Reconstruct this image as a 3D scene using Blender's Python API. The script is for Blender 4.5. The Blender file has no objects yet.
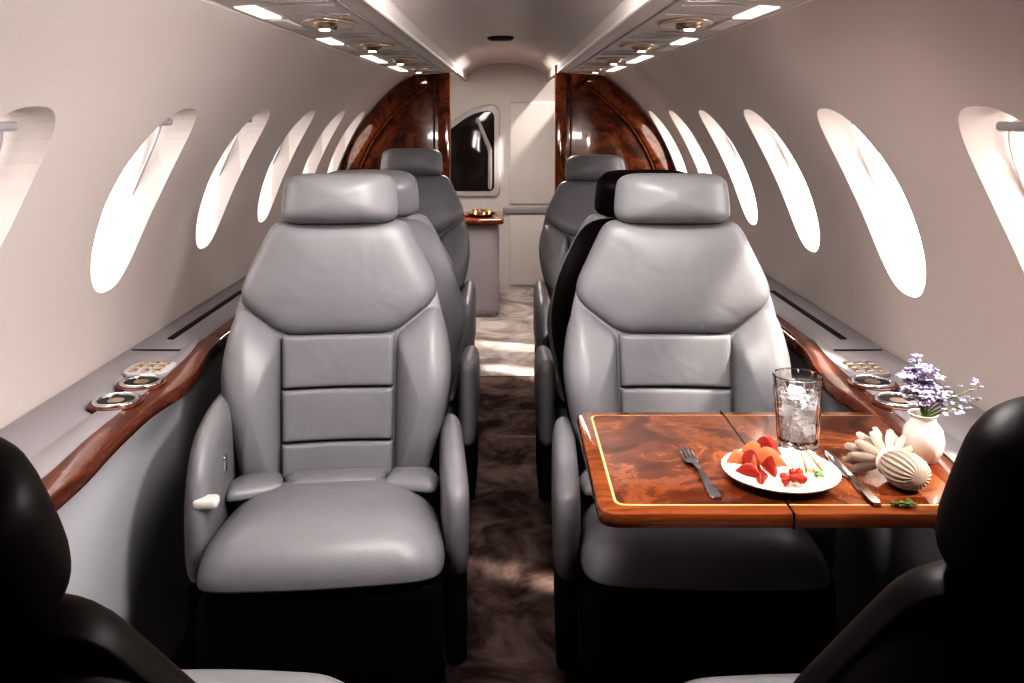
import bpy, bmesh, math, random
from mathutils import Vector, Matrix
random.seed(4)
S=bpy.context.scene
COL=S.collection
try:
    S.view_settings.view_transform='Standard'
    S.view_settings.look='Very High Contrast'
except Exception: pass

# ---------------------------------------------------------------- materials
def setin(b,names,val):
    for n in names:
        if n in b.inputs:
            b.inputs[n].default_value=val; return
def pm(name,color,rough=.5,metal=0,bump=None,coat=0,trans=0,emis=None,spec=None,ior=None,var=0):
    m=bpy.data.materials.new(name); m.use_nodes=True
    nt=m.node_tree; b=nt.nodes['Principled BSDF']
    c=(*color,1)
    b.inputs['Base Color'].default_value=c
    b.inputs['Roughness'].default_value=rough
    b.inputs['Metallic'].default_value=metal
    if coat: setin(b,['Coat Weight'],coat); setin(b,['Coat Roughness'],.04)
    if trans: setin(b,['Transmission Weight'],trans)
    if ior: b.inputs['IOR'].default_value=ior
    if spec is not None: setin(b,['Specular IOR Level'],spec)
    if emis: setin(b,['Emission Color'],(*emis[0],1)); setin(b,['Emission Strength'],emis[1])
    tc=nt.nodes.new('ShaderNodeTexCoord')
    if bump:
        n=nt.nodes.new('ShaderNodeTexNoise'); n.inputs['Scale'].default_value=bump[0]; n.inputs['Detail'].default_value=5
        nt.links.new(tc.outputs['Object'],n.inputs['Vector'])
        bp=nt.nodes.new('ShaderNodeBump'); bp.inputs['Strength'].default_value=bump[1]; bp.inputs['Distance'].default_value=bump[2] if len(bump)>2 else .002
        nt.links.new(n.outputs['Fac'],bp.inputs['Height']); nt.links.new(bp.outputs['Normal'],b.inputs['Normal'])
    if var:
        n=nt.nodes.new('ShaderNodeTexNoise'); n.inputs['Scale'].default_value=6; n.inputs['Detail'].default_value=4
        nt.links.new(tc.outputs['Object'],n.inputs['Vector'])
        r=nt.nodes.new('ShaderNodeValToRGB')
        r.color_ramp.elements[0].position=.3; r.color_ramp.elements[1].position=.7
        r.color_ramp.elements[0].color=(*[x*(1-var) for x in color],1); r.color_ramp.elements[1].color=(*[min(1,x*(1+var)) for x in color],1)
        nt.links.new(n.outputs['Fac'],r.inputs['Fac']); nt.links.new(r.outputs['Color'],b.inputs['Base Color'])
    return m
def wood(name,stops,scale=7,dist=2.5,rough=.12,stretch=(1,1,1),coat=.5):
    m=pm(name,(.3,.1,.03),rough,coat=coat)
    nt=m.node_tree; b=nt.nodes['Principled BSDF']
    tc=nt.nodes.new('ShaderNodeTexCoord'); mp=nt.nodes.new('ShaderNodeMapping'); mp.inputs['Scale'].default_value=stretch
    nt.links.new(tc.outputs['Object'],mp.inputs['Vector'])
    n=nt.nodes.new('ShaderNodeTexNoise'); n.inputs['Scale'].default_value=scale; n.inputs['Detail'].default_value=8
    n.inputs['Distortion'].default_value=dist; n.inputs['Roughness'].default_value=.62
    nt.links.new(mp.outputs[0],n.inputs['Vector'])
    r=nt.nodes.new('ShaderNodeValToRGB'); cr=r.color_ramp
    while len(cr.elements)<len(stops): cr.elements.new(.5)
    for e,(p,c) in zip(cr.elements,stops): e.position=p; e.color=(*c,1)
    nt.links.new(n.outputs['Fac'],r.inputs['Fac']); nt.links.new(r.outputs['Color'],b.inputs['Base Color'])
    return m
M={}
M['wall']=pm('cabin_wall_fabric',(.61,.55,.525),.75,bump=(260,.25,.001),spec=.2)
M['ceil']=pm('cabin_headliner',(.62,.575,.555),.7,bump=(200,.15,.001),spec=.2)
M['lower']=pm('lower_sidewall',(.66,.66,.69),.6,bump=(200,.15,.001))
M['ledge']=pm('ledge_vinyl',(.34,.32,.335),.5,bump=(300,.2,.001))
M['ledged']=pm('ledge_slot',(.02,.02,.02),.7)
def leather():
    m=pm('grey_leather',(.262,.257,.268),.40,var=.05); nt=m.node_tree; b=nt.nodes['Principled BSDF']
    tc=nt.nodes.new('ShaderNodeTexCoord')
    n1=nt.nodes.new('ShaderNodeTexNoise'); n1.inputs['Scale'].default_value=7; n1.inputs['Detail'].default_value=2; n1.inputs['Distortion'].default_value=.7
    n2=nt.nodes.new('ShaderNodeTexVoronoi'); n2.inputs['Scale'].default_value=260
    for n in (n1,n2): nt.links.new(tc.outputs['Object'],n.inputs['Vector'])
    b1=nt.nodes.new('ShaderNodeBump'); b1.inputs['Strength'].default_value=.35; b1.inputs['Distance'].default_value=.012
    b2=nt.nodes.new('ShaderNodeBump'); b2.inputs['Strength'].default_value=.12; b2.inputs['Distance'].default_value=.001
    nt.links.new(n1.outputs['Fac'],b1.inputs['Height']); nt.links.new(n2.outputs['Distance'],b2.inputs['Height'])
    nt.links.new(b1.outputs['Normal'],b2.inputs['Normal']); nt.links.new(b2.outputs['Normal'],b.inputs['Normal'])
    return m
M['leather']=leather()
M['leather_shade']=pm('shaded_leather',(.013,.008,.007),.5,bump=(9,.3,.01),spec=.22)  # same grey leather, shade on the unlit seat backs put into the colour
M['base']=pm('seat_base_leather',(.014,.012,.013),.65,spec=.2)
M['burl']=wood('burl_walnut',[(.28,(.045,.012,.006)),(.42,(.12,.034,.014)),(.55,(.25,.088,.035)),(.64,(.15,.045,.018)),(.78,(.06,.016,.008))],6.5,1.8,.10)
M['burld']=wood('burl_bulkhead',[(.25,(.022,.006,.004)),(.45,(.10,.026,.010)),(.6,(.22,.070,.023)),(.75,(.05,.012,.006))],6,1.8,.2)
M['woodo']=wood('walnut_border',[(.3,(.12,.035,.014)),(.6,(.27,.095,.036))],5,1.2,.12,(1,6,6))
M['woodr']=wood('rail_walnut',[(.3,(.075,.020,.010)),(.6,(.18,.050,.022))],6,1.2,.25,(4,1,4),.25)
M['inlay']=pm('inlay',(.72,.48,.25),.25,coat=.5)
M['chrome']=pm('chrome',(.8,.8,.8),.16,1)
M['brass']=pm('brass',(.70,.56,.42),.28,1)
M['black']=pm('black',(.01,.01,.01),.4)
M['white']=pm('white_plastic',(.70,.67,.64),.4)
M['porc']=pm('porcelain',(.78,.73,.66),.15,coat=.5)
M['glass']=pm('clear_glass',(1,1,1),.03,trans=1,ior=1.45)
M['water']=pm('sparkling_water',(.97,.98,1),.12,trans=1,ior=1.33)
M['lamp']=pm('lamp_lens',(1,.95,.85),.3,emis=((1,.9,.78),2.5))
M['strip']=pm('light_strip_diffuser',(.9,.88,.85),.4,emis=((1,.95,.9),.6))
M['red']=pm('strawberry_red',(.33,.045,.03),.3,bump=(200,.4,.002),var=.35)
M['orange']=pm('melon_orange',(.46,.19,.10),.35,var=.2)
M['cheese']=pm('cheese',(.60,.47,.33),.5)
M['green']=pm('leaf_green',(.12,.20,.07),.5,var=.3)
M['lav']=pm('lavender_petals',(.48,.43,.58),.6,var=.2)
M['wpet']=pm('white_petals',(.74,.70,.76),.6)
M['stem']=pm('stem',(.18,.25,.12),.6)
M['nap']=pm('linen_napkin',(.36,.29,.245),.85,bump=(400,.3,.001))
M['door']=pm('bulkhead_laminate',(.66,.63,.61),.5)
M['frame']=pm('frame_grey',(.38,.36,.37),.4)
M['framel']=pm('frame_light',(.55,.53,.53),.35)
M['cab']=pm('cabinet_grey',(.52,.51,.54),.45)
M['darkglass']=pm('dark_glass',(.04,.034,.034),.10)
def pane(name,st):  # daylight from outside is put into the pane as emission
    m=bpy.data.materials.new(name); m.use_nodes=True; nt=m.node_tree; nt.nodes.clear()
    o=nt.nodes.new('ShaderNodeOutputMaterial'); e=nt.nodes.new('ShaderNodeEmission'); e.inputs[0].default_value=(1,.97,.94,1); e.inputs[1].default_value=st
    tr=nt.nodes.new('ShaderNodeBsdfTransparent'); ad=nt.nodes.new('ShaderNodeAddShader')
    nt.links.new(e.outputs[0],ad.inputs[0]); nt.links.new(tr.outputs[0],ad.inputs[1]); nt.links.new(ad.outputs[0],o.inputs[0]); return m
M['pane']=pane('window_acrylic',3.9)
M['pane_l']=pane('window_acrylic_left',2.3)  # same acrylic, weaker emission for the left side
M['pane_dim']=pane('window_acrylic_dim',.3)  # unseen near panes, emission cut to keep the near corners dark
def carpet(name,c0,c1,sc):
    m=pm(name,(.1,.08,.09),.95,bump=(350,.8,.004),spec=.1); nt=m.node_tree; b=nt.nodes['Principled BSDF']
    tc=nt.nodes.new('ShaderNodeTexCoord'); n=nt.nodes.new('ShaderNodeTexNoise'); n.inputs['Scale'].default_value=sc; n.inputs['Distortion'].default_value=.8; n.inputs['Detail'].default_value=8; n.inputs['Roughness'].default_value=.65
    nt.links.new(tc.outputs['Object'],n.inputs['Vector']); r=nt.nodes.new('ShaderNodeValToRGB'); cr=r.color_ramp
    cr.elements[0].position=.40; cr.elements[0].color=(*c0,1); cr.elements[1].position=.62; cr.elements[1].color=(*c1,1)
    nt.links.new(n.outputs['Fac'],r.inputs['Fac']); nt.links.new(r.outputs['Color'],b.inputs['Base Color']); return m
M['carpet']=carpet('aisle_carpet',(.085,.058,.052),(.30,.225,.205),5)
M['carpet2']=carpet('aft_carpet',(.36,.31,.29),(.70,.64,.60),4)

# ---------------------------------------------------------------- helpers
def mesh(name,v,f,mat,parent=None,smooth=True,ang=None):
    me=bpy.data.meshes.new(name); me.from_pydata([tuple(p) for p in v],[],f); me.update()
    bm=bmesh.new(); bm.from_mesh(me); bmesh.ops.recalc_face_normals(bm,faces=bm.faces); bm.to_mesh(me); bm.free()
    ob=bpy.data.objects.new(name,me); COL.objects.link(ob)
    if mat: me.materials.append(mat)
    if smooth:
        for p in me.polygons: p.use_smooth=True
        if ang: me.set_sharp_from_angle(angle=math.radians(ang))
    if parent: ob.parent=parent
    return ob
def empty(name,loc=(0,0,0),rz=0):
    e=bpy.data.objects.new(name,None); e.location=loc; e.rotation_euler=(0,0,rz); e.empty_display_size=.1; COL.objects.link(e); return e
def rpoly(pts,r,n=5,seg=.03):
    N=len(pts); out=[]
    for i in range(N):
        rr=r[i] if isinstance(r,(list,tuple)) else r
        p=Vector(pts[i]); a=Vector(pts[i-1]); c=Vector(pts[(i+1)%N])
        da=(a-p); dc=(c-p); ra=min(rr,da.length*.48); rc=min(rr,dc.length*.48)
        s=p+da.normalized()*ra; e=p+dc.normalized()*rc
        for k in range(n+1):
            t=k/n; out.append((1-t)**2*s+2*t*(1-t)*p+t*t*e)
    res=[]
    for i,p in enumerate(out):
        q=out[(i+1)%len(out)]; L=(q-p).length
        if L<1e-5: continue
        k=max(1,int(L/seg))
        for j in range(k): res.append(p+(q-p)*(j/k))
    return res
RS=[1,.997,.985,.965,.93,.88,.8,.68,.5,.3,.12]
def pillow(name,out,T,fn,mat,parent,p=8,crown=.25,Tb=None,flat=.004):
    out=[Vector(o) for o in out]; c=sum(out,Vector((0,0)))/len(out); N=len(out)
    v=[];f=[]
    def H(s,T): return T*((1-s**p)**.5*(1-crown)+crown*(1-s*s))
    rows=[]
    for s in RS:
        rows.append(len(v))
        for o in out:
            q=c+(o-c)*s; v.append(fn(q.x,q.y,H(s,T)))
    v.append(fn(c.x,c.y,H(0,T))); ci=len(v)-1
    for a,b in zip(rows,rows[1:]):
        for i in range(N): j=(i+1)%N; f.append((a+i,a+j,b+j,b+i))
    for i in range(N): f.append((rows[-1]+i,rows[-1]+(i+1)%N,ci))
    if Tb is None:
        b0=len(v)
        for o in out: v.append(fn(o.x,o.y,-flat))
        v.append(fn(c.x,c.y,-flat)); cj=len(v)-1
        for i in range(N): j=(i+1)%N; f.append((rows[0]+i,b0+i,b0+j,rows[0]+j)); f.append((b0+i,cj,b0+j))
    else:
        prev=rows[0]
        for s in RS[1:]:
            b0=len(v)
            for o in out:
                q=c+(o-c)*s; v.append(fn(q.x,q.y,-H(s,Tb)))
            for i in range(N): j=(i+1)%N; f.append((prev+i,b0+i,b0+j,prev+j))
            prev=b0
        v.append(fn(c.x,c.y,-H(0,Tb))); cj=len(v)-1
        for i in range(N): f.append((prev+i,cj,prev+(i+1)%N))
    return mesh(name,v,f,mat,parent)
def lathe(name,prof,mat,parent=None,loc=(0,0,0),n=40,flute=None,ang=40):
    v=[];f=[]
    for r,z in prof:
        for i in range(n):
            a=2*math.pi*i/n; rr=r*(1+(flute(a,z) if flute else 0)); v.append((loc[0]+rr*math.cos(a),loc[1]+rr*math.sin(a),loc[2]+z))
    for k in range(len(prof)-1):
        for i in range(n): j=(i+1)%n; f.append((k*n+i,k*n+j,(k+1)*n+j,(k+1)*n+i))
    f.append(tuple(range(n))); f.append(tuple(range((len(prof)-1)*n,len(prof)*n)))
    return mesh(name,v,f,mat,parent,True,ang)
def tube(name,pts,r,mat,parent=None,closed=False,n=10):
    pts=[Vector(p) for p in pts]; N=len(pts); v=[];f=[]
    up=Vector((0,0,1)); last=None
    for i,p in enumerate(pts):
        if closed: t=(pts[(i+1)%N]-pts[i-1])
        else: t=pts[min(i+1,N-1)]-pts[max(i-1,0)]
        t.normalize()
        if last is None:
            a=up if abs(t.z)<.9 else Vector((1,0,0)); x=t.cross(a).normalized()
        else: x=(last-t*last.dot(t)).normalized()
        last=x; y=t.cross(x)
        rr=r[i] if isinstance(r,(list,tuple)) else r
        for k in range(n):
            a=2*math.pi*k/n; v.append(p+(x*math.cos(a)+y*math.sin(a))*rr)
    for i in range(N if closed else N-1):
        j=(i+1)%N
        for k in range(n): l=(k+1)%n; f.append((i*n+k,i*n+l,j*n+l,j*n+k))
    if not closed: f.append(tuple(range(n))); f.append(tuple(range((N-1)*n,N*n)))
    return mesh(name,v,f,mat,parent,True,60)
def rbox(name,size,loc,mat,parent=None,bev=.01,seg=3):
    bm=bmesh.new(); bmesh.ops.create_cube(bm,size=1); bmesh.ops.scale(bm,vec=size,verts=bm.verts)
    if bev: bmesh.ops.bevel(bm,geom=bm.edges[:],offset=bev,segments=seg,affect='EDGES',profile=.5)
    bmesh.ops.translate(bm,vec=loc,verts=bm.verts)
    me=bpy.data.meshes.new(name); bm.to_mesh(me); bm.free()
    ob=bpy.data.objects.new(name,me); COL.objects.link(ob); me.materials.append(mat)
    for p in me.polygons: p.use_smooth=True
    me.set_sharp_from_angle(angle=math.radians(35))
    if parent: ob.parent=parent
    return ob
def prism(name,out,z0,z1,mat,parent=None,bev=.003,axis='z',off=0):
    bm=bmesh.new()
    def P(o,h): return (o[0],o[1],h) if axis=='z' else (o[0],h,o[1])
    a=[bm.verts.new(P(o,z0)) for o in out]; b=[bm.verts.new(P(o,z1)) for o in out]; N=len(out)
    f1=bm.faces.new(a); f2=bm.faces.new(b)
    for i in range(N): bm.faces.new((a[i],a[(i+1)%N],b[(i+1)%N],b[i]))
    bmesh.ops.recalc_face_normals(bm,faces=bm.faces)
    if bev:
        ed=[e for e in bm.edges if (e in f1.edges[:] or e in f2.edges[:])]
        bmesh.ops.bevel(bm,geom=ed,offset=bev,segments=2,affect='EDGES',profile=.5)
    me=bpy.data.meshes.new(name); bm.to_mesh(me); bm.free()
    ob=bpy.data.objects.new(name,me); COL.objects.link(ob); me.materials.append(mat)
    for p in me.polygons: p.use_smooth=True
    me.set_sharp_from_angle(angle=math.radians(35))
    if parent: ob.parent=parent
    return ob
def extr(name,prof,y0,y1,mat,parent=None,closed=True,smooth=True,ang=35,ny=1):
    v=[];f=[];N=len(prof)
    for k in range(ny+1):
        y=y0+(y1-y0)*k/ny
        for p in prof: v.append((p[0],y,p[1]))
    for k in range(ny):
        for i in range(N if closed else N-1):
            j=(i+1)%N; f.append((k*N+i,k*N+j,(k+1)*N+j,(k+1)*N+i))
    if closed: f.append(tuple(range(N))); f.append(tuple(range(ny*N,(ny+1)*N)))
    return mesh(name,v,f,mat,parent,smooth,ang)

# ---------------------------------------------------------------- shell
R=.94; Z0=.67; Y0=-.5; Y1=6.35; WT=.09; YD=4.80
WIN=[.09,.75,1.39,2.06,2.72,3.37,4.00,4.58]
WH,WW,WZ=.215,.150,1.035
def sell(n,hw,hh,p=2.5):
    o=[]
    for i in range(n):
        a=2*math.pi*i/n; c,s=math.cos(a),math.sin(a)
        o.append((hw*math.copysign(abs(c)**(2/p),c),hh*math.copysign(abs(s)**(2/p),s)))
    return o
wn=0
for sd,nm in ((-1,'wall_left'),(1,'wall_right')):
    th=[-.035+(.985+.035)*i/56 for i in range(57)]
    inner=[(sd*R*math.cos(t),Z0+R*math.sin(t)) for t in th]
    outer=[(sd*(R+WT)*math.cos(t),Z0+(R+WT)*math.sin(t)) for t in reversed(th)]
    w=extr(nm,inner+outer,Y0,Y1,M['wall'],smooth=False)
    v=[];f=[]
    for cy in WIN:
        b=len(v)
        o=sell(48,1,1)
        kk=.90 if sd>0 else .74
        for (x,k) in ((.55,1.20),(.86,1.03),(.92,.97*kk**.5),(1.2,kk*.98)):
            for (a,c) in o: v.append((sd*x,cy+a*WW*k,WZ+c*WH*(1+(k-1)*.5)))
        for q in range(3):
            for i in range(48): j=(i+1)%48; f.append((b+q*48+i,b+q*48+j,b+(q+1)*48+j,b+(q+1)*48+i))
        f.append(tuple(range(b,b+48))); f.append(tuple(range(b+144,b+192)))
    cut=mesh('cutter',v,f,None,smooth=False)
    md=w.modifiers.new('b','BOOLEAN'); md.object=cut; md.operation='DIFFERENCE'; md.solver='EXACT'
    dg=bpy.context.evaluated_depsgraph_get(); nm2=bpy.data.meshes.new_from_object(w.evaluated_get(dg))
    w.modifiers.clear(); w.data=nm2
    bpy.data.objects.remove(cut)
    for cy in WIN:
        wn+=1
        E=empty('window_%d'%wn)
        v=[];f=[]; RR=R+WT+.003; zs=[WZ-.25+.5*i/5 for i in range(6)]
        for z in zs:
            x=math.sqrt(RR*RR-(z-Z0)**2)
            v.append((sd*x,cy-.18,z)); v.append((sd*x,cy+.18,z))
        for i in range(5): f.append((2*i,2*i+1,2*i+3,2*i+2))
        mesh('pane',v,f,M['pane_dim'] if cy<1 else (M['pane'] if sd>0 else M['pane_l']),E)
        pts=[]
        RI=R+.055
        for (a,c) in sell(48,WW*(.86 if sd<0 else .95),WH*.95):
            z=WZ+c; pts.append((sd*math.sqrt(RI*RI-(z-Z0)**2),cy+a,z))
        tube('gasket',pts,.004,M['frame'] if sd<0 else M['white'],E,True,6)
        if cy<1.6 or sd<0:
            zz=WZ+WH*.90; xx=math.sqrt((R+.035)**2-(zz-Z0)**2)
            rbox('shade_pull',(.014,.12,.016),(sd*xx,cy,zz),M['frame'],E,.006)
for sd,nm in ((-1,'wall_lower_left'),(1,'wall_lower_right')):
    pr=[(sd*.775,.64),(sd*.785,.50),(sd*.80,.35),(sd*.80,.15),(sd*.77,.0),(sd*1.0,0),(sd*1.0,.64)]
    extr(nm,pr,Y0,Y1,M['lower'],ang=20)
    E=empty('side_ledge')
    extr('ledge_top',[(sd*.79,.632),(sd*.79,.655),(sd*.80,.662),(sd*.935,.665),(sd*.935,.632)],Y0,YD-.04,M['ledge'],E)
    nose=[]
    for i in range(13):
        a=-math.pi/2+math.pi*i/12; nose.append((sd*(.762-.020*math.cos(a)),.642+.024*math.sin(a)))
    extr('wood_rail',nose+[(sd*.783,.666),(sd*.783,.618)],Y0,YD-.04,M['woodr'],E)
    rbox('vent_slot',(.016,.62,.004),(sd*.872,2.62,.665),M['ledged'],E,.001)
    rbox('vent_slot_b',(.016,.62,.004),(sd*.872,3.8,.665),M['ledged'],E,.001)
    rbox('ledge_seam',(.12,.003,.003),(sd*.865,2.2,.6655),M['ledged'],E,.0005)
    tr=[(sd*.79,2.35),(sd*.735,2.32),(sd*.735,2.2),(sd*.705,2.05),(sd*.692,1.92),(sd*.712,1.80),(sd*.705,1.62),(sd*.688,1.45),(sd*.69,1.25),(sd*.69,.9),(sd*.735,.7),(sd*.79,.6)]
    o=rpoly(tr,.06,5,.05); prism('wood_tray',o,.636,.6675,M['woodr'],E,.009)
    tr=[(sd*.80,2.30),(sd*.785,2.28),(sd*.765,2.15),(sd*.757,2.02),(sd*.752,1.92),(sd*.754,1.80),(sd*.752,1.6),(sd*.740,1.45),(sd*.735,1.0),(sd*.775,.7),(sd*.80,.66)]
    prism('tray_inlay',rpoly(tr,.05,5,.05),.660,.6700,M['ledge'],E,.0015)
    for k,(cx,cy) in enumerate(((.785,1.79),(.785,1.915))):
        prism('cup_lobe_%d'%k,[(sd*cx+.052*math.cos(a),cy+.054*math.sin(a)) for a in [2*math.pi*i/40 for i in range(40)]],.664,.6722,M['woodr'],E,.003)
        c=[(sd*cx+.040*math.cos(a),cy+.040*math.sin(a),.673) for a in [2*math.pi*i/32 for i in range(32)]]
        tube('cup_ring_%d'%k,c,.0050,M['chrome'],E,True,8)
        lathe('cup_well_%d'%k,[(.001,.672),(.036,.672),(.036,.6732),(.001,.6732)],M['black'],E,(sd*cx,cy,0),32)
        lathe('cup_floor_%d'%k,[(.0005,.672),(.016,.672),(.016,.6742),(.0005,.6742)],M['brass'],E,(sd*cx,cy,0),24)
    prism('control_panel',[(sd*.810+a,2.025+b) for a,b in sell(32,.050,.05,4)],.664,.6725,M['framel'] if sd<0 else M['frame'],E,.002)
    for a in range(3):
        for b in range(3):
            rbox('button_%d%d'%(a,b),(.015,.018,.004),(sd*(.784+.026*a),1.995+.03*b,.674),M['brass'],E,.002)
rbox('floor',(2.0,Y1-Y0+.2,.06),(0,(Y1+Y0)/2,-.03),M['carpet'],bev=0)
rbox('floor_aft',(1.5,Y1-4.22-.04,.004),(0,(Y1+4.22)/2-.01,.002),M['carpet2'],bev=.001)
n=24
cin=[]
for i in range(n+1):
    x=-.275+.55*i/n; cin.append((x,1.60-.085*(abs(x)/.275)**3))
cin=[(-.275,1.475)]+cin+[(.275,1.475)]
cout=[(.30,1.475),(.30,1.66),(-.30,1.66),(-.30,1.475)]
extr('ceiling',cin+cout,Y0,Y1,M['ceil'],ang=30)
for sd in (-1,1):
    E=empty('trim_%d'%(1 if sd<0 else 2))
    extr('panel',[(sd*.27,1.468),(sd*.535,1.449),(sd*.55,1.47),(sd*.54,1.50),(sd*.27,1.50)],Y0,YD-.02,M['ceil'],E)
    tube('lip_inner',[(sd*.272,Y0,1.468),(sd*.272,YD-.02,1.468)],.006,M['white'],E)
    tube('lip_outer',[(sd*.532,Y0,1.450),(sd*.532,YD-.02,1.450)],.005,M['white'],E)
    P=empty('overhead_service_panel')
    rbox('rail_seam',(.005,5.1,.003),(sd*.325,2.15,1.4632),M['frame'],P,.0005)
    for k,cy in enumerate((.6,1.35,2.06,2.78,3.50,4.22)):
        for q,dy in enumerate((-.36,-.20,.20,.29)):
            rbox('seam_%d_%d'%(k,q),(.20,.005,.003),(sd*.43,cy+dy,1.4552),M['frame'],P,.0005)
        c=[(sd*.415+.058*math.cos(a),cy+.10*math.sin(a),1.4575) for a in [2*math.pi*i/32 for i in range(32)]]
        tube('lamp_ring_%d'%k,c,.0045,M['brass'],P,True,8)
        prism('lamp_dish_%d'%k,[(sd*.415+a,cy+b) for a,b in sell(32,.056,.098,2)],1.4535,1.460,M['white'],P,.001)
        lathe('eyeball_%d'%k,[(.001,-.016),(.016,-.014),(.028,-.007),(.034,0),(.034,.004)],M['brass'],P,(sd*.415,cy-.03,1.455),24)
        lathe('lens_%d'%k,[(.001,-.018),(.012,-.018),(.014,-.012),(.001,-.012)],M['lamp'],P,(sd*.415,cy-.03,1.455),20)
        lathe('gasper_%d'%k,[(.001,-.010),(.010,-.010),(.016,-.004),(.022,0),(.022,.004)],M['chrome'],P,(sd*.415,cy+.048,1.455),20)
        rbox('light_strip_%d'%k,(.040,.20,.006),(sd*.495,cy-.28,1.4505),M['strip'],P,.002)
        rbox('light_strip_b_%d'%k,(.040,.20,.006),(sd*.495,cy-.04,1.4505),M['strip'] if k>3 else M['white'],P,.002)
lathe('ceiling_speaker',[(.002,1.583),(.05,1.583),(.06,1.590),(.062,1.602),(.002,1.602)],M['black'],None,(-.03,4.1,0),32)
sec=[]
for i in range(33):
    t=math.pi*i/32; sec.append(((R+.03)*math.cos(t),Z0+(R+.0)*math.sin(t)))
sec=[( .97,0)]+sec+[(-.97,0)]
prism('wall_back',sec,Y1-.02,Y1+.06,M['door'],None,0,'y')
prism('wall_front',sec,Y0-.05,Y0+.02,M['wall'],None,0,'y')
E=empty('door_1')
rbox('panel',(.40,.02,.50),(.22,Y1-.025,.26+.02),M['door'],E,.006)
rbox('rail',(.62,.03,.045),(.28,Y1-.03,.56),M['frame'],E,.008)
rbox('upper',(.40,.02,.72),(.22,Y1-.025,.965),M['door'],E,.006)
E=empty('window_%d'%(wn+1))
o=rpoly([(-.45,.66),(-.05,.66),(-.05,1.27),(-.09,1.315),(-.24,1.29),(-.45,1.15)],[.04,.05,.04,.04,.25,.06],6,.05)
prism('frame',o,Y1-.05,Y1-.015,M['framel'],E,.01,'y')
o2=rpoly([(-.42,.70),(-.09,.70),(-.09,1.24),(-.12,1.27),(-.25,1.245),(-.42,1.12)],[.03,.04,.03,.03,.22,.05],6,.05)
prism('pane',o2,Y1-.056,Y1-.045,M['darkglass'],E,.002,'y')
o3=[(-.135,.71),(-.105,.71),(-.105,1.0),(-.20,1.22),(-.225,1.22),(-.135,.98)]
prism('strut',rpoly(o3,.02,4,.05),Y1-.062,Y1-.054,M['frame'],E,.002,'y')
E=empty('galley_cabinet')
rbox('body',(.36,.36,.57),(-.23,5.62,.289),M['cab'],E,.05,5)
rbox('plinth',(.33,.34,.04),(-.23,5.62,.024),M['frame'],E,.004)
rbox('counter',(.42,.42,.035),(-.23,5.62,.59),M['woodo'],E,.014,4)
E=empty('brass_tray',(-.16,5.55,.6075))
lathe('dish',[(.001,0),(.06,0),(.085,.016),(.088,.02),(.06,.006),(.001,.005)],M['brass'],E)
for k in range(5):
    a=k*1.26; lathe('cup_%d'%k,[(.001,.006),(.014,.006),(.020,.04),(.018,.04),(.012,.01),(.001,.01)],M['brass'],E,(.045*math.cos(a),.045*math.sin(a),0),16)
for sd in (-1,1):
    E=empty('wood_divider')
    xi=.317 if sd<0 else .270
    arc=[]
    a0=math.asin((1.485-Z0)/(R-.005)); a0=min(a0,math.acos(.39/(R-.005)))
    for i in range(25):
        a=a0*(1-i/24); arc.append((sd*(R-.005)*math.cos(a),Z0+(R-.005)*math.sin(a)))
    zt=arc[0][1]
    o=[(sd*xi,.006),(sd*xi,1.505),(sd*(xi+.035),1.505)]+arc+[(sd*.76,.60),(sd*.76,.006)]
    prism('panel',o,YD,YD+.04,M['burld'],E,.002,'y')
    band=[];b2=[]
    for i in range(25):
        a=a0*(1-i/24)
        band.append((sd*(R-.008)*math.cos(a),Z0+(R-.008)*math.sin(a))); b2.append((sd*(R-.095)*math.cos(a),Z0+(R-.095)*math.sin(a)))
    prism('arch_band',band+b2[::-1],YD-.025,YD,M['burl'],E,.006,'y')
    ln=[]
    for i in range(25):
        a=a0*(1-i/24); ln.append((sd*(R-.103)*math.cos(a),YD-.007,Z0+(R-.103)*math.sin(a)))
    tube('arch_bead',ln,.010,M['woodo'],E)
    prism('post',[(sd*(xi-.012),.006),(sd*(xi-.012),1.507),(sd*(xi+.05),1.507),(sd*(xi+.05),.006)],YD-.03,YD+.055,M['burl'],E,.006,'y')
    tube('post_bead',[(sd*(xi+.075),YD-.003,.02),(sd*(xi+.075),YD-.003,zt-.03)],.006,M['woodr'],E)

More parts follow.
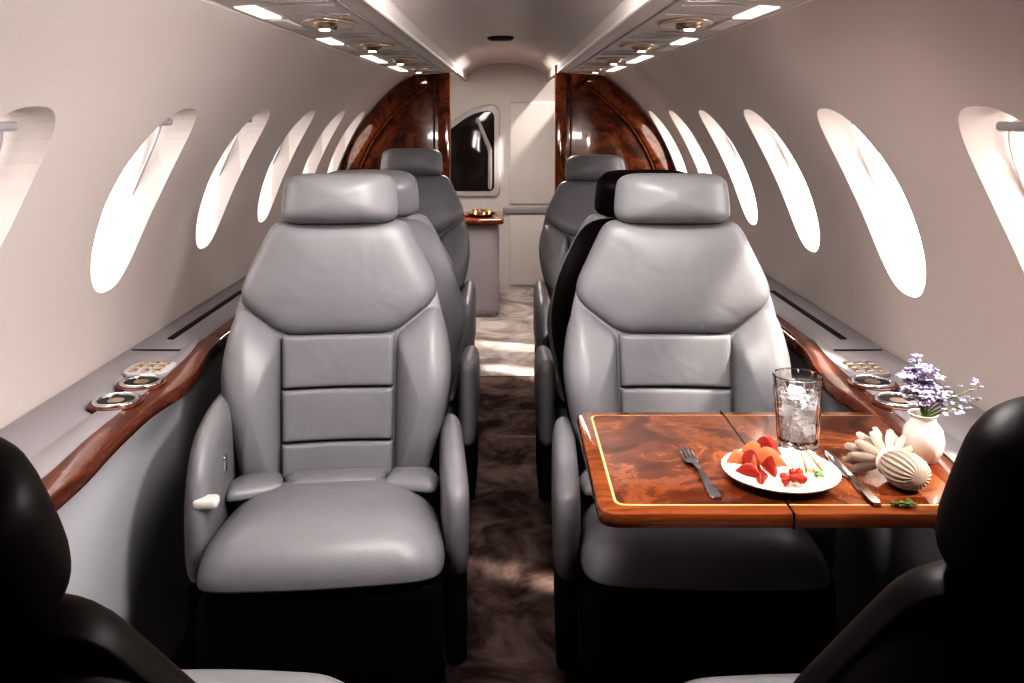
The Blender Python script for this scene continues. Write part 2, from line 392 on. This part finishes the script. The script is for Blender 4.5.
# ---------------------------------------------------------------- seats
def mirror(o): return [(-x,z) for x,z in reversed(o)]
def seat(loc,rz,lean=7,arm=.60,shaded=False,out=-1,allshaded=False,inarm=.505):
    E=empty('passenger_seat',loc,rz)
    L=M['leather']; HB=M['leather_shade'] if shaded else M['leather']
    LB=M['leather_shade'] if allshaded else L
    ca,sa=math.cos(math.radians(lean)),math.sin(math.radians(lean))
    def bk(u,v,h):
        w=min(1,max(0,(.86-v)/.3)); w=w*w*(3-2*w)
        wrap=.065*(abs(u)/.28)**2*w
        y=-h-wrap; z=v-.36
        return (u, y*ca+z*sa+.0, .36+z*ca-y*sa)
    sil=[(-.165,.985),(.165,.985),(.232,.835),(.252,.73),(.255,.62),(.222,.47),(.20,.34),(-.20,.34),(-.222,.47),(-.255,.62),(-.252,.73),(-.232,.835)]
    o=rpoly(sil,[.06,.06,.06,.06,.1,.1,.03,.03,.1,.1,.06,.06],5,.03)
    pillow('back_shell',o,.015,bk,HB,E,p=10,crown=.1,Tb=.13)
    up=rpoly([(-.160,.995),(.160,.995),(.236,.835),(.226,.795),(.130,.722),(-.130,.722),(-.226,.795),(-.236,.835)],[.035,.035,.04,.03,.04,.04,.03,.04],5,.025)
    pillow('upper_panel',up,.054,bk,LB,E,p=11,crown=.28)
    cp=[(.725,.603),(.6015,.482),(.4805,.35)]
    for k,(a,b) in enumerate(cp):
        w1=.134-.002*k
        pillow('lumbar_panel_%d'%(k+1),rpoly([(-w1,a),(w1,a),(w1-.003,b),(-w1+.003,b)],.006,3,.02),.038,bk,LB,E,p=30,crown=.04)
    bo=rpoly([(.135,.724),(.228,.797),(.254,.748),(.268,.65),(.254,.55),(.226,.46),(.206,.38),(.130,.36),(.131,.46)],[.02,.04,.05,.08,.08,.05,.02,.02,.02],5,.025)
    pillow('bolster_1',bo,.080,bk,LB,E,p=5,crown=.5)
    pillow('bolster_2',mirror(bo),.080,bk,LB,E,p=5,crown=.5)
    hd=rpoly([(-.140,.985),(.140,.985),(.139,1.045),(.130,1.106),(-.130,1.106),(-.139,1.045)],[.05,.05,.03,.05,.05,.03],6,.02)
    def hf(u,v,h): return bk(u,v,h+.02+.02*(1-(u/.14)**2))
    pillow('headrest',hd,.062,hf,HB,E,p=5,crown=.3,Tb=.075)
    def cu(z0,tilt=-.12):
        return lambda u,v,h:(u,v,z0+h+tilt*v)
    co=rpoly([(-.215,.0),(.215,.0),(.238,-.22),(.240,-.37),(.215,-.445),(.0,-.46),(-.215,-.445),(-.240,-.37),(-.238,-.22)],[.03,.03,.1,.08,.06,.2,.06,.08,.1],5,.03)
    pillow('seat_cushion',co,.105,cu(.318),L,E,p=4.5,crown=.16)
    ins=rpoly([(-.120,-.03),(.120,-.03),(.100,-.13),(-.100,-.13)],.02,4,.02)
    pillow('cushion_insert',ins,.020,cu(.408),L,E,p=8,crown=.3)
    for s,nm in ((1,'thigh_bolster_1'),(-1,'thigh_bolster_2')):
        q=[(.124*s,-.02),(.218*s,-.02),(.236*s,-.10),(.222*s,-.18),(.106*s,-.135)]
        if s<0: q=q[::-1]
        pillow(nm,rpoly(q,.018,4,.02),.028,cu(.403),L,E,p=8,crown=.4)
    def ap(u,v,h): return (u,-.41-h+.12*(.32-v),v)
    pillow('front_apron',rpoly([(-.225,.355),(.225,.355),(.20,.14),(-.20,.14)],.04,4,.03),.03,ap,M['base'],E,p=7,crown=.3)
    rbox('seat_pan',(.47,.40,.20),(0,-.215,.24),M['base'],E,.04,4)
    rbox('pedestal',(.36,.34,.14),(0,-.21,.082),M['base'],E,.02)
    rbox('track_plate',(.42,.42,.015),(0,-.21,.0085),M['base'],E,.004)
    for s,nm in ((-1,'armrest_1'),(1,'armrest_2')):
        outer=(s==out)
        t=arm if outer else min(arm,inarm)
        ux=.256 if outer else .264
        bz=.28
        if outer: q=[(.03,t+.005),(.03,bz),(-.24,bz),(-.305,bz+.03),(-.325,t-.12),(-.26,t-.01),(-.12,t+.012)]
        else: q=[(.03,t+.03),(.03,bz),(-.26,bz),(-.325,bz+.03),(-.345,t-.05),(-.31,t-.005),(-.12,t+.012)]
        def af(u,v,h,s=s,ux=ux): return (s*ux+h,u,v)
        pillow(nm,rpoly(q,[.04,.03,.06,.06,.08,.08,.06],6,.03),.030,af,HB if allshaded else L,E,p=9,crown=.12,Tb=.030)
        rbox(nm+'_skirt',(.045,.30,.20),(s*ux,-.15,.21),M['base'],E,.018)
    rbox('recline_lever',(.05,.035,.022),(out*.235,-.30,.475),M['white'],E,.009)
    rbox('arm_latch',(.008,.022,.035),(out*.226,-.17,.50),M['chrome'],E,.003)
    return E
XS=.40
seat((-XS+.003,2.10,0),math.radians(6),7)
seat((XS-.003,2.10,0),math.radians(-2),7,out=1)
seat((-XS+.02,2.60,0),math.pi,15,out=1)
seat((XS-.02,2.60,0),math.pi,15,shaded=True,out=-1)
seat((-XS-.025,3.83,0),0,15)
seat((XS+.005,3.84,0),0,25,out=1)
seat((-XS-.030,.885,0),math.pi,29,arm=.42,shaded=True,allshaded=True,out=1)
seat((XS+.035,.875,0),math.pi,26,arm=.42,shaded=True,allshaded=True,out=-1)

# ---------------------------------------------------------------- table
T=empty('folding_table')
TZ=.664; x0,x1,ya,yb=.135,.755,1.305,1.755
o=rpoly([(x0,ya),(x1,ya),(x1,yb),(x0,yb)],[.035,.01,.01,.035],5,.1)
prism('table_leaf',o,TZ-.024,TZ,M['woodo'],T,.007)
o=[(x0+.026,ya+.026),(x1-.004,ya+.026),(x1-.004,yb-.026),(x0+.026,yb-.026)]
prism('inlay_line',rpoly(o,[.02,.003,.003,.02],4,.1),TZ-.001,TZ+.0006,M['inlay'],T,0)
prism('burl_field_1',rpoly([(x0+.030,ya+.030),(.4185,ya+.030),(.4185,yb-.030),(x0+.030,yb-.030)],[.018,.001,.001,.018],4,.1),TZ-.001,TZ+.0012,M['burl'],T,0)
prism('burl_field_2',rpoly([(.4215,ya+.030),(x1-.005,ya+.030),(x1-.005,yb-.030),(.4215,yb-.030)],.001,2,.1),TZ-.001,TZ+.0012,M['burl'],T,0)
rbox('fold_gap',(.003,yb-ya+.001,.0245),(.42,(ya+yb)/2,TZ-.0112),M['black'],T,0)
for y in (1.40,1.64):
    rbox('support_arm_%d'%(1 if y<1.5 else 2),(.56,.03,.03),(.50,y,TZ-.040),M['base'],T,.006)
rbox('wall_bracket',(.03,.34,.12),(.765,1.52,TZ-.09),M['base'],T,.008)
TT=TZ+.0015
P=empty('plate_of_food',(.438,1.43,TT))
lathe('plate',[(.001,0),(.055,0),(.060,.004),(.090,.012),(.092,.015),(.088,.016),(.060,.008),(.001,.007)],M['porc'],P,n=56)
def wedge(nm,mat,loc,rz,L=.05,H=.02,W=.018):
    v=[];f=[];n=12
    for i in range(n+1):
        a=math.pi*i/n; s=math.sin(a)
        y=-L/2+L*i/n
        for (dx,dz) in ((0,0),(W*s,.2*H*s),(.5*W*s,H*s),(0,.6*H*s)): 
            c,sn=math.cos(rz),math.sin(rz); X=dx; 
            v.append((loc[0]+X*c-y*sn,loc[1]+X*sn+y*c,loc[2]+dz+.001))
    for i in range(n):
        for k in range(4): l=(k+1)%4; f.append((i*4+k,i*4+l,(i+1)*4+l,(i+1)*4+k))
    mesh(nm,v,f,mat,P,True,50)
def berry(nm,mat,loc,r,par,st=1.3):
    lathe(nm,[(.001,-r*st),(r*.45,-r*st*.8),(r*.85,-r*.3),(r,r*.2),(r*.8,r*.65),(r*.35,r*.85),(.001,r*.85)],mat,par,loc,16,ang=80)
for i,(mt,x,y,z,rz,L,H,W) in enumerate((('red',-.045,.02,.008,.5,.06,.026,.016),('red',-.02,.0,.009,.2,.05,.024,.015),('orange',-.012,.03,.009,1.2,.065,.026,.014),
     ('red',-.055,-.015,.008,1.0,.05,.018,.014),('orange',-.06,.03,.009,1.9,.05,.022,.012),('red',.0,.05,.009,2.2,.06,.036,.014),('orange',-.03,.045,.009,1.5,.06,.03,.012),('red',-.035,-.035,.008,2.6,.045,.016,.012),('red',-.015,.045,.009,.8,.055,.038,.012),('orange',-.035,.01,.009,2.9,.05,.024,.010))):
    wedge('fruit_slice_%d'%i,M[mt],(x,y,z),rz,L,H,W)
for i in range(12):
    berry('berry_%d'%i,M['red'],(random.uniform(-.015,.025),random.uniform(-.055,-.02),.015+random.uniform(0,.006)),.0062,P,1.1)
for i in range(7):
    ob=rbox('cheese_stick_%d'%i,(.008,.06,.008),(0,0,0),M['cheese'],P,.002); ob.location=(.022+.009*i,.012+.003*i,.0135+.004*(i%2)); ob.rotation_euler=(.08,.05,-.5+i*.12)
for i in range(5):
    a=random.uniform(0,6.28); lathe('leaf_%d'%i,[(.0005,0),(.004,.002),(.005,.004),(.0005,.006)],M['green'],P,(.055+random.uniform(-.008,.008),-.025+random.uniform(-.008,.008),.009+random.uniform(0,.005)),8)
F=empty('fork',(.312,1.445,TT)); F.rotation_euler=(0,0,math.radians(4))
def strip(nm,pts,mat,par,th=.002):
    v=[];f=[]
    for y,w,z in pts:
        v+= [(-w,y,z),(w,y,z),(w*.8,y,z+th),(-w*.8,y,z+th)]
    for i in range(len(pts)-1):
        for k in range(4): l=(k+1)%4; f.append((i*4+k,i*4+l,(i+1)*4+l,(i+1)*4+k))
    f.append((0,1,2,3)); n=len(pts)*4; f.append((n-4,n-3,n-2,n-1))
    return mesh(nm,v,f,mat,par,True,40)
strip('handle',[(-.095,.006,.001),(-.088,.0095,.001),(-.06,.008,.003),(0,.0035,.007),(.03,.004,.006),(.042,.011,.003),(.055,.0125,.002)],M['chrome'],F)
for k in range(4):
    x=-.0095+k*.00633
    tube('tine_%d'%k,[(x,.052,.003),(x,.07,.003),(x,.085,.005),(x,.098,.009)],[.0018,.0018,.0016,.0008],M['chrome'],F,n=6)
K=empty('table_knife',(.550,1.435,TT)); K.rotation_euler=(0,0,math.radians(0))
strip('handle',[(-.11,.006,.0005),(-.10,.0095,.0005),(-.05,.008,.001),(-.01,.0055,.001)],M['chrome'],K,.005)
strip('blade',[(-.01,.006,.001),(.0,.009,.001),(.06,.0105,.001),(.09,.008,.001),(.105,.002,.001)],M['chrome'],K,.0015)
G=empty('water_glass',(.506,1.552,TT))
fl=lambda a,z:(.035*abs(math.cos(7*a+z*45))*abs(math.cos(7*a-z*45)) if .012<z<.112 else 0)
po=[(.031,0),(.033,.004)]+[(.0335+.0075*(k/14),.012+.10*k/14) for k in range(15)]+[(.0425,.128)]
lathe('tumbler',[(.001,0)]+po+[(.0415,.1295),(.0398,.128),(.0375,.11),(.0335,.06),(.030,.022),(.026,.015),(.001,.013)],M['glass'],G,n=112,flute=fl,ang=20)
lathe('water',[(.001,.0135),(.0255,.0155),(.0295,.0225),(.0332,.06),(.0360,.098),(.001,.098)],M['water'],G,n=48)
bm=bmesh.new()
for i in range(320):
    a=random.uniform(0,6.28); z=random.uniform(.02,.097); r=random.uniform(.4,.97)*(.028+.06*(z-.02))
    bmesh.ops.create_icosphere(bm,subdivisions=1,radius=random.uniform(.0008,.0028),matrix=Matrix.Translation((r*math.cos(a),r*math.sin(a),z)))
for i in range(9):
    mt=Matrix.Translation((random.uniform(-.013,.013),random.uniform(-.013,.013),.026+.0085*i))@Matrix.Rotation(random.random()*3,4,'Z')@Matrix.Rotation(random.random(),4,'X')
    bmesh.ops.create_cube(bm,size=.021,matrix=mt)
me=bpy.data.meshes.new('ice_and_bubbles'); bm.to_mesh(me); bm.free(); ob=bpy.data.objects.new('ice_and_bubbles',me); COL.objects.link(ob); me.materials.append(pm('ice',(.97,.98,1),.4,trans=.05,ior=1.3)); ob.parent=G
V=empty('flower_vase',(.700,1.50,TT))
lathe('vase',[(.001,0),(.020,0),(.022,.003),(.030,.018),(.034,.036),(.030,.056),(.021,.068),(.020,.074),(.024,.080),(.021,.080),(.017,.073),(.017,.066),(.001,.062)],M['porc'],V,n=40)
stems=[(-.03,.0,.140,'lav'),(-.012,.01,.165,'lav'),(.008,.0,.155,'lav'),(-.035,-.01,.120,'wpet'),(.0,-.012,.12,'lav'),(.03,.0,.12,'wpet'),(.055,.01,.115,'lav'),(.085,.0,.105,'lav'),(.070,-.01,.095,'wpet'),(.100,.0,.125,'lav'),(-.015,.0,.135,'wpet'),(-.022,.005,.15,'lav'),(.015,.005,.135,'lav')]
blos={'lav':bmesh.new(),'wpet':bmesh.new()}
for i,(x,y,z,mt) in enumerate(stems):
    pts=[]
    for k in range(7):
        t=k/6; pts.append((x*t**1.6,y*t,.065+(z-.065)*(t**.85)))
    tube('stem_%d'%i,pts,.0012,M['stem'],V,n=5)
    for j in range(9):
        t=.62+.38*j/8; c=Vector((x*t**1.6+random.uniform(-.011,.011),y+random.uniform(-.011,.011),.065+(z-.065)*t**.85+random.uniform(-.008,.008)))
        s=random.uniform(.006,.009)*(1 if abs(x)<.05 else .55); rx,rz=random.uniform(-1,1),random.uniform(0,6)
        for q in range(5):
            a=q*1.2566
            mt4=Matrix.Translation(c)@Matrix.Rotation(rx,4,'X')@Matrix.Rotation(rz+a,4,'Z')@Matrix.Translation((s*.75,0,0))@Matrix.Diagonal((1,.62,.28,1))
            bmesh.ops.create_icosphere(blos[mt],subdivisions=1,radius=s*.75,matrix=mt4)
for k,bm in blos.items():
    me=bpy.data.meshes.new('blossoms_'+k); bm.to_mesh(me); bm.free(); ob=bpy.data.objects.new('blossoms_'+k,me); COL.objects.link(ob); me.materials.append(M[k]); ob.parent=V
    for p in me.polygons: p.use_smooth=True
N=empty('folded_napkin',(.612,1.425,TT)); N.rotation_euler=(0,0,math.radians(14))
v=[];f=[]; nn=160; prof=[(-.068,.010),(-.064,.021),(-.050,.027),(-.030,.028),(-.012,.023),(.0,.018)]
for y,r in prof:
    for i in range(nn):
        a=2*math.pi*i/nn; rr=r*(1+.07*math.cos(a*20))
        v.append((rr*1.15*math.cos(a),y,.028+rr*.93*math.sin(a)))
for k in range(len(prof)-1):
    for i in range(nn): j=(i+1)%nn; f.append((k*nn+i,k*nn+j,(k+1)*nn+j,(k+1)*nn+i))
f.append(tuple(range(nn)))
mesh('rolled_body',v,f,M['nap'],N,True,70)
c=[(.020*math.cos(a),.002,.027+.018*math.sin(a)) for a in [2*math.pi*i/28 for i in range(28)]]
tube('napkin_ring',c,.0045,M['porc'],N,True,8)
for i in range(15):
    a=math.pi*(-.12+1.24*i/14); 
    d=Vector((math.cos(a)*.050,.020+.014*(i%2),math.sin(a)*.034))
    s0=Vector((math.cos(a)*.010,.004,.027+math.sin(a)*.008)); e0=s0+d; e0.z=max(.008,e0.z)
    side=Vector((-math.sin(a),0,math.cos(a)))
    v=[];f=[]; m=8
    for k in range(m+1):
        t=k/m; c0=s0.lerp(e0,t); w=.002+.0065*math.sin(math.pi*min(1,t*.85+.02))
        for (q,o) in ((-1,0),(0,.004),(1,0),(0,-.003)):
            p=c0+side*w*q+Vector((0,o,0)); p.z=max(.001,p.z); v.append(p)
    for k in range(m):
        for l in range(4): l2=(l+1)%4; f.append((k*4+l,k*4+l2,(k+1)*4+l2,(k+1)*4+l))
    f.append((0,1,2,3)); f.append((m*4,m*4+1,m*4+2,m*4+3))
    mesh('petal_%d'%i,v,f,M['nap'],N,True,80)
GP=empty('parsley_sprig',(.590,1.325,TT))
tube('stalk',[(-.02,0,.002),(0,.004,.003),(.02,.0,.004)],.0012,M['green'],GP,n=5)
for i in range(12):
    lathe('leaflet_%d'%i,[(.0004,0),(.0035,.001),(.0045,.003),(.0004,.004)],M['green'],GP,(random.uniform(-.014,.018),random.uniform(-.006,.008),random.uniform(.0,.005)),7)

# ---------------------------------------------------------------- lights
def area(nm,loc,tgt,sx,sy,pw,col=(1,1,1)):
    l=bpy.data.lights.new(nm,'AREA'); l.shape='RECTANGLE'; l.size=sx; l.size_y=sy; l.energy=pw; l.color=col
    o=bpy.data.objects.new(nm,l); COL.objects.link(o); o.location=loc
    o.rotation_euler=(Vector(tgt)-Vector(loc)).to_track_quat('-Z','Y').to_euler(); return o
area('ceiling_fill',(0,1.42,1.56),(0,2.15,.60),.40,.16,9,(1,.965,.94))  # added area light above the frame, no cabin fitting, lights the seats
area('side_fill',(.40,1.05,1.43),(-.92,1.40,.75),.16,.16,12,(1,.965,.95))  # unseen fill light added to brighten the left lower wall
area('aft_fill',(0,5.1,1.56),(0,5.1,0),.3,.8,11,(1,.95,.9))  # added light to brighten the aft floor, no lamp fitting there
sl=bpy.data.lights.new('sun','SUN'); sl.energy=6; sl.angle=.09; sl.color=(1,.93,.84)
so=bpy.data.objects.new('sun',sl); COL.objects.link(so); so.location=(3,0,4)
so.rotation_euler=Vector((-.72,.20,-.85)).to_track_quat('-Z','Y').to_euler()
W=bpy.data.worlds.new('sky'); S.world=W; W.use_nodes=True
W.node_tree.nodes['Background'].inputs[0].default_value=(1,.98,.97,1); W.node_tree.nodes['Background'].inputs[1].default_value=.3

# ---------------------------------------------------------------- camera
cd=bpy.data.cameras.new('camera'); cam=bpy.data.objects.new('camera',cd); COL.objects.link(cam)
cd.sensor_width=36; cd.lens=892*36/1024; cd.clip_start=.02
cam.location=(0,0,1.25); cam.rotation_euler=(math.radians(90),0,0)
cd.shift_x=5/1024; cd.shift_y=-228.5/1024
S.camera=cam
